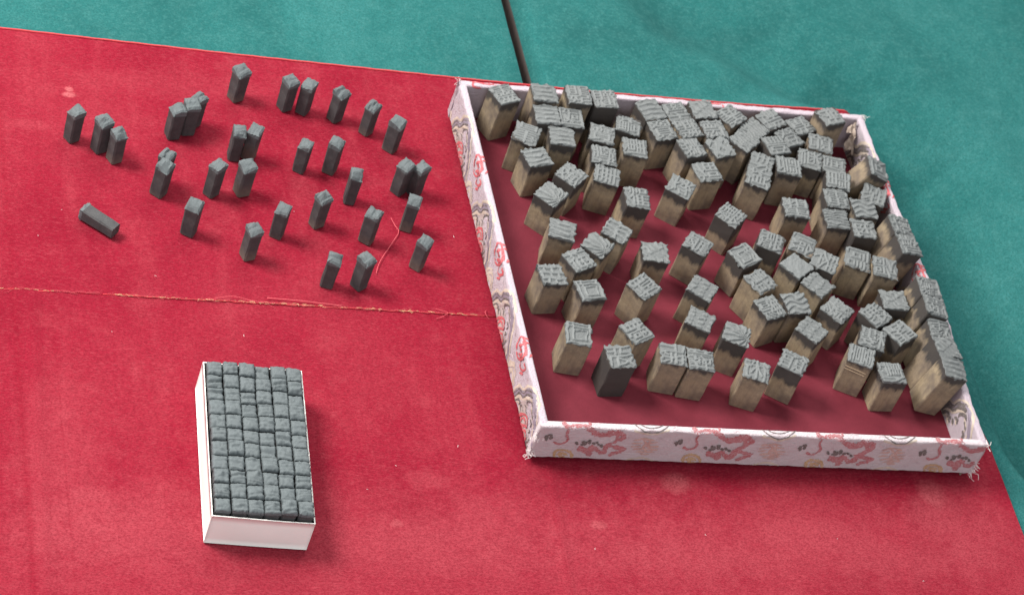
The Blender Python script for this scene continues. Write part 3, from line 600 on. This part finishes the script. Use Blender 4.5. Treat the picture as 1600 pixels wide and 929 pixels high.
for k,u in enumerate(FRONT_DOTS):
    du=u-FRONT_U0;s=10+k
    motif('front','dragon_motif',FM['dragon'],.0062,M['t_red'],w_front,du,seed=s,wmap={0:.0060,1:.0095,5:.0125,6:.008,7:.0105,8:.012,9:.010,10:.008})
    motif('front','dragon_spots',FM['dark'],.0066,M['t_dark'],w_front,du,.0009,seed=s)
    motif('front','round_medallion',FM['tan'],.0060,M['t_rose'],w_front,du,seed=s)
    motif('front','gold_roundel',FM['gold'],.0075,M['t_gold'],w_front,du,seed=s)
    for st in FM['arc']: motif('front','cloud_arc',[st],.0022,M['t_dark'],w_front,du,.0009,seed=s)
    motif('front','cloud_arch',FM['archdark'],.0030,M['t_dark'],w_front,du,.0009,seed=s)
    for st in FM['arctan']: motif('front','cloud_border',[st],.0050,M['t_tan'],w_front,du,seed=s)
    if k==0: continue
for k,u in enumerate(LEFT_U+[LEFT_U[-1]-.265,LEFT_U[0]+.265]):
    du=u-LEFT_U0;s=40+k;a=dict(lo=.004,hi=D_-.004)
    motif('left','leaf_outline',LM['tan'],.0068,M['t_tan'],w_left,du,.0006,seed=s,**a)
    motif('left','leaf_ground',LM['ground'],.05,M['t_ground'],w_left,du,.0003,seed=s,wmap={0:.060,1:.056,2:.044,3:.03},**a)
    motif('left','leaf_band',LM['band'],.0120,M['t_grey'],w_left,du,.0009,seed=s,**a)
    motif('left','leaf_scrolls',LM['dark'],.0036,M['t_dark'],w_left,du,.0012,seed=s,**a)
    motif('left','red_knot',LM['red'],.0062,M['t_brightred'],w_left,du,.0014,seed=s,**a)
    motif('left','red_drop',LM['oval'],.0058,M['t_brightred'],w_left,du,.0010,seed=s,**a)
    # the same cloth lines the inside of the right-hand wall
    for nm,key,w,mt,of in(('leaf_outline','tan',.0068,'t_tan',.0006),('leaf_band','band',.011,'t_grey',.0009),('leaf_scrolls','dark',.0075,'t_dark',.0012),('red_drop','oval',.0055,'t_brightred',.001)):
        motif('right',nm,LM[key],w,M[mt],w_right,du+.02,of,seed=s+7,flip=True,**a)
for k in range(4):
    motif('back','cloud_border',FM['tan'],.004,M['t_rose'],w_back,FRONT_DOTS[k]-FRONT_U0-.03,.0006,seed=60+k,flip=True)
    motif('back','rim_flower',FM['dragon'][1:5],.0045,M['t_brightred'],w_back,FRONT_DOTS[k]-FRONT_U0-.30,.0006,seed=64+k,dv=0)
def filigree(kind,wallobj,n,seed,mat,w,vmax):
    r=np.random.default_rng(seed);ps=[];umax=1. if kind=='front' else D_
    for k in range(n):
        u=r.uniform(.02,umax-.03);v=r.uniform(.016,vmax);a=r.uniform(-.5,.5);L=r.uniform(.008,.02)
        pts=[(u+L*t*math.cos(a),v+L*t*math.sin(a)*.6+.003*math.sin(6*t+k)) for t in np.linspace(0,1,5)]
        ps.append(ribbon(kind,pts,w,.0003,3,rng=r))
    vv,ff=joined(ps);o=mesh_obj('woven_filigree',np.array(vv)*S,ff,mat,wallobj,True);o['kind']='stuff'
filigree('front',w_front,150,5,M['t_pale'],.0022,.118);filigree('left',w_left,130,6,M['t_pale'],.0022,.100)
# frayed cloth at the corners
def tuft(c,n,L,seed,dirn):
    r=np.random.default_rng(seed);ps=[]
    for k in range(n):
        d=np.array(dirn)+r.normal(0,.55,3);d/=np.linalg.norm(d);p0=np.array(c)+r.normal(0,.004,3)*[1,1,1.6]
        l=L*r.uniform(.4,1.2);p1=p0+d*l*.5+r.normal(0,.002,3);p2=p0+d*l+r.normal(0,.003,3)+[0,0,-.15*l]
        for p in(p0,p1,p2): p[2]=max(p[2],.0015)
        ps.append(tube(catmull([p0,p1,p2],3)*S,.0007*S*r.uniform(.5,1.1),4))
    v,f=joined(ps);o=mesh_obj('frayed_corner',v,f,M['fray'],tray);o['kind']='stuff'
tuft((1.0,.002,.035),10,.010,1,(.7,-.7,-.3));tuft((1.0,.002,.014),18,.014,2,(.8,-.6,0));tuft((1.0,.002,.10),8,.007,3,(.8,-.5,.3))
tuft((.0,.002,.02),26,.010,4,(-.6,-.7,0));tuft((.0,.002,.075),16,.009,5,(-.6,-.7,.1));tuft((1.0,D_-.01,.1),16,.009,6,(.4,.2,.5));tuft((.004,D_,.1),10,.007,7,(-.5,.2,.4))
# crumpled, torn cloth in the back right corner
r=np.random.default_rng(21);ps=[]
nn=16;V=[];hz=vnoise((nn,nn),5,r);hx=vnoise((nn,nn),6,r)
for j in range(nn):
    for i in range(nn):
        V.append((.962+.020*i/(nn-1)+.003*hx[j,i],D_-WT-.006-.055*j/(nn-1)*.8-.006*abs(hz[j,i]),.050+.055*(1-j/(nn-1))*(.6+.4*i/(nn-1))+.010*hz[j,i]))
V=np.array(V);V[:,0]=np.minimum(V[:,0],.981);V[:,1]=np.minimum(V[:,1],D_-WT-.001)
mesh_obj('torn_corner_cloth',V*S,grid_faces(nn,nn),M['glue'],tray,True)

# ---------------------------------------------------------------- carved type blocks
GL='靈鳳龍觀壽國書畫圖寶藏華嚴經論禮樂學識聖賢德義廣業興隆福祿禎祥瑞慶豐登歲時節氣風雲雷電霜露江河湖海嶽峰巒巖壑樹林蘭蓮菊梅鶴鷹麟龜鼎鐘鏡劍琴棋詩詞歌賦韻律觴醴饗齋殿閣樓臺園墻舊新藝術館傳統雕版活字印刷製'
def raster(ch,N=36):
    cu=bpy.data.curves.new('glyph','FONT');cu.body=ch;cu.resolution_u=2
    ob=bpy.data.objects.new('glyph',cu);col.objects.link(ob)
    dg=bpy.context.evaluated_depsgraph_get();me=ob.evaluated_get(dg).to_mesh();me.calc_loop_triangles()
    co=np.array([v.co[:2] for v in me.vertices]);tri=[tuple(t.vertices) for t in me.loop_triangles]
    ob.evaluated_get(dg).to_mesh_clear();bpy.data.objects.remove(ob);bpy.data.curves.remove(cu)
    lo,hi=co.min(0),co.max(0);co=(co-lo)/(hi-lo)
    K=N*3;img=np.zeros((K,K));q=(co*.93+.035)*K
    for a,b,c in tri:
        A,B_,C_=q[a],q[b],q[c]
        x0=max(0,int(min(A[0],B_[0],C_[0])));x1=min(K,int(max(A[0],B_[0],C_[0]))+2)
        y0=max(0,int(min(A[1],B_[1],C_[1])));y1=min(K,int(max(A[1],B_[1],C_[1]))+2)
        X,Y=np.meshgrid(np.arange(x0,x1)+.5,np.arange(y0,y1)+.5)
        s=lambda P,Q:(Q[0]-P[0])*(Y-P[1])-(Q[1]-P[1])*(X-P[0])
        e1,e2,e3=s(A,B_),s(B_,C_),s(C_,A)
        img[y0:y1,x0:x1]=np.maximum(img[y0:y1,x0:x1],(((e1>=0)&(e2>=0)&(e3>=0))|((e1<=0)&(e2<=0)&(e3<=0)))*1.)
    g=img.reshape(N,3,N,3).mean((1,3))
    return g[:,::-1]
def blur(a,k=1):
    for _ in range(k):
        p=np.pad(a,1,mode='edge');a=(p[:-2,1:-1]+p[2:,1:-1]+p[1:-1,:-2]+p[1:-1,2:]+2*a)/6
    return a
def face_mesh(name,w,d,ztop,zlow,hgt,hol,mat,parent,rng,jit=.0012):
    """heightfield printing face with a skirt"""
    ny,nx=hgt.shape
    X,Y=np.meshgrid(np.linspace(-w/2,w/2,nx),np.linspace(-d/2,d/2,ny))
    ex=np.minimum(np.arange(nx),nx-1-np.arange(nx))[None,:]+0*Y;ey=np.minimum(np.arange(ny),ny-1-np.arange(ny))[:,None]+0*X
    jx=jit*vnoise(X.shape,9,rng);jy=jit*vnoise(X.shape,9,rng)
    X=X+jx*np.exp(-ex/2.);Y=Y+jy*np.exp(-ey/2.)
    Z=ztop+hgt
    V=np.stack([X,Y,Z],-1).reshape(-1,3);F=grid_faces(nx,ny)
    loop=[i for i in range(nx)]+[j*nx+nx-1 for j in range(1,ny)]+[(ny-1)*nx+i for i in range(nx-2,-1,-1)]+[j*nx for j in range(ny-2,0,-1)]
    L=len(loop);n0=len(V);low=[]
    for i in loop:
        v=V[i];low.append((np.clip(v[0],-w/2,w/2)*.998,np.clip(v[1],-d/2,d/2)*.998,zlow))
    V=np.vstack([V,low]);F+=[(loop[(k+1)%L],loop[k],n0+k,n0+(k+1)%L) for k in range(L)]
    o=mesh_obj(name,V*S,F,mat,parent)
    sm=[True]*((nx-1)*(ny-1))+[False]*L
    o.data.polygons.foreach_set('use_smooth',sm)
    at=o.data.attributes.new('hollow','FLOAT','POINT')
    at.data.foreach_set('value',np.concatenate([hol.reshape(-1),np.full(L,.55)]).astype(np.float32))
    return o
def body_mesh(name,w,d,h,mat,parent,rng,bev=.0022,wob=.0006,taper=0.,z0=0.):
    rings=5;V=[];F=[]
    for k in range(rings):
        z=z0+(h-z0)*k/(rings-1);s=1-taper*(1-k/(rings-1));b=bev
        if k==0: pts_s=.985
        else: pts_s=1
        wx,dy=w/2*s*pts_s,d/2*s*pts_s
        for (x,y) in((-wx+b,-dy),(wx-b,-dy),(wx,-dy+b),(wx,dy-b),(wx-b,dy),(-wx+b,dy),(-wx,dy-b),(-wx,-dy+b)):
            j=rng.normal(0,wob,2) if k<rings-1 else (0,0)
            V.append((x-abs(j[0])*np.sign(x),y-abs(j[1])*np.sign(y),z))
    for k in range(rings-1):
        for s in range(8): F.append((k*8+s,k*8+(s+1)%8,(k+1)*8+(s+1)%8,(k+1)*8+s))
    F.append(tuple(range(7,-1,-1)));F.append(tuple((rings-1)*8+s for s in range(8)))
    return mesh_obj(name,np.array(V)*S,F,mat,parent)
def quat_for(yaw,tx,ty):
    q=Quaternion((0,0,1),yaw);th=math.hypot(tx,ty)
    if th>1e-9: q=Quaternion(Vector((-ty,tx,0)).normalized(),th)@q
    return q
def pattern(kind,N,rng):
    v,u=np.meshgrid(np.linspace(-1,1,N),np.linspace(-1,1,N),indexing='ij');w=.08*vnoise((N,N),5,rng);u=u+w;v=v+.8*w
    st=lambda a,f,ph=0.:smoothstep(-.25,.25,np.sin(f*(u*math.cos(a)+v*math.sin(a))+ph))
    bar=lambda a,lo,hi:smoothstep(lo-.04,lo+.04,a)*(1-smoothstep(hi-.04,hi+.04,a))
    if kind=='stripe': c=st(rng.uniform(1.1,1.9),13)*(.55+.45*st(.1,4,1))
    elif kind=='fine': c=st(1.5,21)
    elif kind=='slant': c=st(.75,14)*np.clip(.4+st(2.2,4.),0,1)
    elif kind=='brick': c=np.maximum(st(1.57,11),smoothstep(.5,.8,np.sin(9*u+np.pi*np.floor((v+1)*11/6.28+.25))))
    elif kind=='ladder': c=np.maximum.reduce([bar(u,-.95,-.8),bar(u,-.1,.08),bar(u,.8,.95),st(1.57,12)*bar(np.abs(v),-.1,.85)])
    elif kind=='cross': c=np.maximum(st(.75,7.5),st(2.35,7.5)*.9)
    elif kind=='frame': c=np.maximum.reduce([bar(np.maximum(np.abs(u),np.abs(v)),.78,.96),bar(np.maximum(np.abs(u*1.3-.1),np.abs(v*1.6+.25)),.5,.72),bar(v,.45,.58),bar(u,-.5,-.38)*bar(v,.3,1.)])
    elif kind=='dash': c=st(1.57,13)*st(.0,8,.6)+.25*st(1.57,13)
    elif kind=='wavy': u2=v+.18*np.sin(4*u);c=smoothstep(-.3,.3,np.sin(12*u2))
    elif kind=='rays': a=np.arctan2(v+.1,u-.9);c=smoothstep(-.2,.3,np.sin(16*a))
    else: c=.85+.15*st(.6,9)
    return np.clip(c,0,1)
PAT={58:'stripe',59:'ladder',62:'brick',64:'slant',26:'cross',27:'fine',45:'fine',71:'smooth',77:'dash',79:'wavy',81:'slant',88:'rays',94:'frame',66:'frame',63:'frame',14:'rays',5:'stripe',17:'stripe',72:'dash',87:'dash',60:'rays',86:'dash',9:'stripe',2:'stripe',20:'slant',33:'fine',55:'slant',57:'stripe',46:'wavy',8:'stripe'}
INK={96:1.3,94:-.08,95:-.02,76:-.05,4:.55,13:.32,15:.30,7:.05,24:.02,28:.0,62:.02,63:.1,9:.18,1:.12,67:.45,65:.22,10:.25,64:.16,88:.28,92:.32,93:.14,68:.4,66:.3,49:.6,41:.1,85:0.,91:-.02,90:.02,89:-.03,30:.08,44:.1,29:.18,12:.05,83:.3,82:.3,70:.2,73:-.02,74:.0}
rb=np.random.default_rng(2024);N=46
for bi,(bid,pr) in enumerate(BLOCKS.items()):
    x,y,yaw,tx,ty,w,d,h=pr
    root=empty('type_block',(x*S,y*S,.0123*S));root.rotation_mode='QUATERNION'
    q=quat_for(yaw,tx,ty);root.rotation_quaternion=q
    low=min((q@Vector((sx*w/2,sy*d/2,0))).z for sx in(-1,1) for sy in(-1,1))
    root.location.z=(.0123-low)*S
    tag(root,LABELS[bid],'type block','carved type blocks in the brocade tray')
    cap=rb.uniform(.0055,.0075)
    bo=body_mesh('body',w,d,h-cap,M['wood'],root,rb)
    bo['ink']=float(INK.get(bid,rb.uniform(-.02,.3)))
    g=raster(GL[bi%len(GL)],N);g=np.rot90(g,int(rb.integers(0,4))) if bid!=84 else g
    c=np.clip(blur(g,1)*1.45,0,1);c=smoothstep(.22,.52,c)
    if bid in PAT: c=pattern(PAT[bid],N,rb)
    wear=vnoise((N,N),6,rb);c=c*np.clip(1.08+.20*wear,.5,1)
    relief=.0030
    hgt=(c-1)*relief+.00018*vnoise((N,N),18,rb)
    yy,xx=np.meshgrid(np.linspace(-1,1,N),np.linspace(-1,1,N),indexing='ij')
    hgt+=rb.normal(0,.0010)*xx+rb.normal(0,.0010)*yy-abs(rb.normal(0,.0007))*(xx**2)-abs(rb.normal(0,.0007))*(yy**2)
    edge=np.minimum(1-np.abs(xx),1-np.abs(yy));chip=np.clip(vnoise((N,N),7,rb)-.35,0,None)
    hgt-=np.exp(-edge/.035)*(.0004+.0036*chip)
    hol=np.clip(1-c,0,1)*.9
    if bid==84: hol=hol*2.1
    if bid==12:                                   # knot hole at the back edge
        k=np.exp(-((xx-.05)**2/.04+(yy-.85)**2/.02));hgt=hgt-.004*k;hol=np.clip(hol+2*k,0,2.2)
    if bid==58: hgt=hgt-.003*np.exp(-((yy+.72-.25*xx**2)/.10)**2)
    if bid==93: hgt=hgt+.0016*smoothstep(-.55,-.75,yy)
    if bid==85:                                   # two pale scratches across the front
        for zz in (.70,.78):
            v_,f_=tube(np.array([(-w*.46,-d/2-.0001,h*(zz+.02)),(0,-d/2-.0001,h*zz),(w*.36,-d/2-.0001,h*(zz-.02))])*S,.0006*S,4)
            mesh_obj('scratch',v_,f_,M['scratch'],root)
    face_mesh('printing_face',w*1.012,d*1.012,h,h-cap,hgt,hol,M['slate'],root,rb,.0016)

# ---------------------------------------------------------------- small type blocks
SW,SD,SH=.0290,.0300,.084
def small_top(n,rng,style,slope=0.,ang=0.):
    yy,xx=np.meshgrid(np.linspace(-1,1,n),np.linspace(-1,1,n),indexing='ij')
    e=np.minimum(1-np.abs(xx),1-np.abs(yy))
    soft=slope==0.;hgt=(-.0042*np.exp(-e/.11)-.0006*(xx**2+yy**2)) if soft else (-.003*np.exp(-e/.13)-.0006*(xx**2+yy**2))
    a=rng.uniform(-.25,.25);u=yy*math.cos(a)+xx*math.sin(a)
    prof=np.interp(u,np.linspace(-1.3,1.3,15),rng.normal(0,1,15))      # carved strokes run across
    kk=1. if soft else .7;hgt+=kk*(.0009*prof*np.clip(1+.5*vnoise((n,n),4,rng),0,2)+.0005*vnoise((n,n),5,rng)+.0004*vnoise((n,n),9,rng))
    sl=(xx*math.cos(ang)+yy*math.sin(ang));hgt-=slope*np.clip(sl+.15,0,None)**1.3
    if style=='peak': hgt+=.0050*np.exp(-((xx-rng.uniform(-.6,.6))**2+(yy-rng.uniform(0,.7))**2)/.12)
    if style=='notch': hgt-=.0045*np.exp(-(u-rng.uniform(-.2,.2))**2/.05)
    if style=='dish': hgt+=.0045*(np.abs(xx)**3)-.001
    hol=np.clip(-prof*.35+.2*vnoise((n,n),5,rng),0,1)
    return hgt,hol
def small_block(w,d,h,rng,style,bare,n=16,slope=0.,ang=0.,cap=.010):
    root=empty('small_type_block')
    b=body_mesh('body',w,d,h-cap,M['small'],root,rng,bev=.0032,wob=.0004,taper=rng.uniform(0,.05))
    b['bare']=float(bare)
    hg,ho=small_top(n,rng,style,slope,ang);hg=np.maximum(hg,-cap+.0006)
    face_mesh('printing_face',w,d,h,h-cap,hg,ho,M['smalltop' if slope==0 else 'loosetop'],root,rng,.0007 if slope==0 else .0006)
    if n<=10: root.children[1].data.polygons.foreach_set('use_smooth',[False]*len(root.children[1].data.polygons))
    return root
rs=np.random.default_rng(99)
STY=['plain','peak','peak','plain','plain','notch','peak','peak','plain','notch','notch','dish','plain','dish','plain','plain','plain','plain','plain','plain','notch','plain','plain','plain','peak','plain','peak','notch','plain','dish','notch','plain']
BARE=[.1,.1,.45,.0,.0,.1,.35,.1,.1,.15,.35,.25,.1,.75,.1,.3,.0,.0,.0,.6,.1,.25,.15,.1,.5,.2,.4,.4,.5,.55,.05,.1]
for k,(x,y,yaw) in enumerate(SMALL):
    h=SH*rs.uniform(.96,1.04)
    o=small_block(SW*rs.uniform(.9,1.1),SD*rs.uniform(.9,1.1),h+.002,rs,STY[k],BARE[k],9,rs.uniform(.002,.010),math.radians(-112-yaw)+rs.normal(0,.7),.016)
    o.location=(x*S,y*S,.0002*S);o.rotation_euler=(rs.normal(0,.008),rs.normal(0,.008),math.radians(yaw))
    tag(o,SLABELS[k],'small block','small type blocks set out on the red cloth')
o=small_block(SW*.98,SD,LYING[4]*1.05,rs,'plain',.0)
o.rotation_mode='QUATERNION'
qz=Quaternion((0,0,1),math.radians(LYING[3]));o.rotation_quaternion=qz@Quaternion((0,1,0),math.radians(-90))
o.location=Vector((LYING[0]*S,LYING[1]*S,SW/2*S+.0003))+qz@Vector((LYING[4]*.52*S,0,0))
tag(o,'small dark block lying on its side, the only toppled one on the red cloth','small block','small type blocks set out on the red cloth')

# ---------------------------------------------------------------- the white card box packed with small blocks
WX,WY,WYAW=-.578,-.0465,math.radians(-3.3);BW,BL,BH=.1975,.3815,.080;CT=.0022
wb=empty('white_card_box',(WX*S,WY*S,.0004*S),(0,0,WYAW));tag(wb,'narrow open white cardboard box packed with rows of small grey blocks','box')
def panel(name,p,thick,nx=24,nz=6,bulge=.0012,axis='y',sgn=1,sag=None,seed=0):
    """card wall with a slight bulge; p=(c0,c1,pos)"""
    c0,c1,pos=p;r=np.random.default_rng(seed);V=[];F=[]
    def out(i,j,side):
        u=c0+(c1-c0)*i/(nx-1);z=BH*j/(nz-1)
        t=sgn*(bulge*math.sin(math.pi*i/(nx-1))*math.sin(math.pi*.9*j/(nz-1)+.2))
        if j==nz-1: z+=.0008*math.sin(5*i/(nx-1)+seed)
        off=pos+t+(sgn*thick/2 if side else -sgn*thick/2)
        return (u,off,z) if axis=='y' else (off,u,z)
    for side in(0,1):
        for j in range(nz):
            for i in range(nx): V.append(out(i,j,side))
    n=nx*nz
    F+=grid_faces(nx,nz)+[q[::-1] for q in grid_faces(nx,nz,n)]
    loop=[i for i in range(nx)]+[j*nx+nx-1 for j in range(1,nz)]+[(nz-1)*nx+i for i in range(nx-2,-1,-1)]+[j*nx for j in range(nz-2,0,-1)]
    L=len(loop);F+=[(loop[k],loop[(k+1)%L],n+loop[(k+1)%L],n+loop[k]) for k in range(L)]
    o=mesh_obj(name,np.array(V)*S,F,M['card'],wb,False)
    o.data.polygons.foreach_set('use_smooth',[True]*(2*(nx-1)*(nz-1))+[False]*L);return o
panel('end_wall',(-BW/2,BW/2,-BL/2+CT/2),CT,sgn=-1,bulge=.0025,seed=1)
panel('end_wall',(-BW/2,BW/2,BL/2-CT/2),CT,sgn=1,seed=2)
panel('side_wall',(-BL/2+CT*1.05,BL/2-CT*1.05,-BW/2+CT/2),CT,nx=40,axis='x',sgn=-1,bulge=.0015,seed=3)
panel('side_wall',(-BL/2+CT*1.05,BL/2-CT*1.05,BW/2-CT/2),CT,nx=40,axis='x',sgn=1,bulge=.002,seed=4)
a,b,c=BW/2-CT*1.2,BL/2-CT*1.2,.003
mesh_obj('box_floor',np.array([(-a,-b,.0005),(a,-b,.0005),(a,b,.0005),(-a,b,.0005),(-a,-b,c),(a,-b,c),(a,b,c),(-a,b,c)])*S,[(0,3,2,1),(4,5,6,7),(0,1,5,4),(1,2,6,5),(2,3,7,6),(3,0,4,7)],M['card'],wb)
ORD=['first','second','third','fourth','fifth','sixth','seventh','eighth','ninth','tenth','eleventh']
cw=(BW-2*CT-.004)/6;cl=(BL-2*CT-.006)/11
cz,sz=math.cos(WYAW),math.sin(WYAW)
sty=['plain','plain','plain','notch','plain','plain','peak']
for ci in range(6):
    lens=np.array([rs.uniform(.9,1.1) for _ in range(11)]);lens*=(BL-2*CT-.006)/lens.sum()
    yy=BL/2-CT-.003
    for ri in range(11):
        L=lens[ri];yc=yy-L/2;yy-=L
        xc=-BW/2+CT+.002+cw*(ci+.5)
        w=cw*rs.uniform(.925,.965);d=L*.945;h=.0965+rs.normal(0,.0020)
        o=small_block(w,d,h-.0035,rs,sty[rs.integers(0,len(sty))],0.,18)
        X=xc+rs.normal(0,.0005);Y=yc
        o.location=((WX+cz*X-sz*Y)*S,(WY+sz*X+cz*Y)*S,.0038*S);o.rotation_euler=(0,0,WYAW+rs.normal(0,.014))
        tag(o,'white box block, %s column from the left, %s row from the back'%(ORD[ci],ORD[ri]),'small block','small type blocks packed in the white box')

# ---------------------------------------------------------------- loose thread and lint
P=[(x,y,.0012+.0012*abs(math.sin(i*1.7))) for i,(x,y) in enumerate(THREAD)]
v,f=tube(catmull(P,6)*S,.0008*S,5)
tag(mesh_obj('loose_thread',v,f,M['pink'],None,True),'long crooked pale red thread lying on the red cloth near the tray','thread')
rl=np.random.default_rng(31);ps=[]
LINT=[(-.90,.62),(-.14,.03),(-.82,.29),(.64,-.18),(-.28,-.03),(.97,.2),(-.35,-.09),(.1,-.22),(-.55,.30),(-.15,.52),(-.05,.62),(-.72,.45),(-.4,.66)]
for (x,y) in LINT+[(rl.uniform(-1,1),rl.uniform(-.3,-.04)) for _ in range(2)]+[(rl.uniform(-1,-.05),rl.uniform(.42,1.1)) for _ in range(2)]:
    a=rl.uniform(0,6.28);L=rl.uniform(.0008,.0030)
    ps.append(tube(np.array([(x,y,.0012),(x+L*math.cos(a),y+L*math.sin(a),.002),(x+2*L*math.cos(a+.5),y+2*L*math.sin(a+.5),.0012)])*S,.0004*S,4))
v,f=joined(ps);tag(mesh_obj('lint',v,f,M['fray']),'tiny pale lint fibres scattered over the red cloth','lint',kind='stuff')
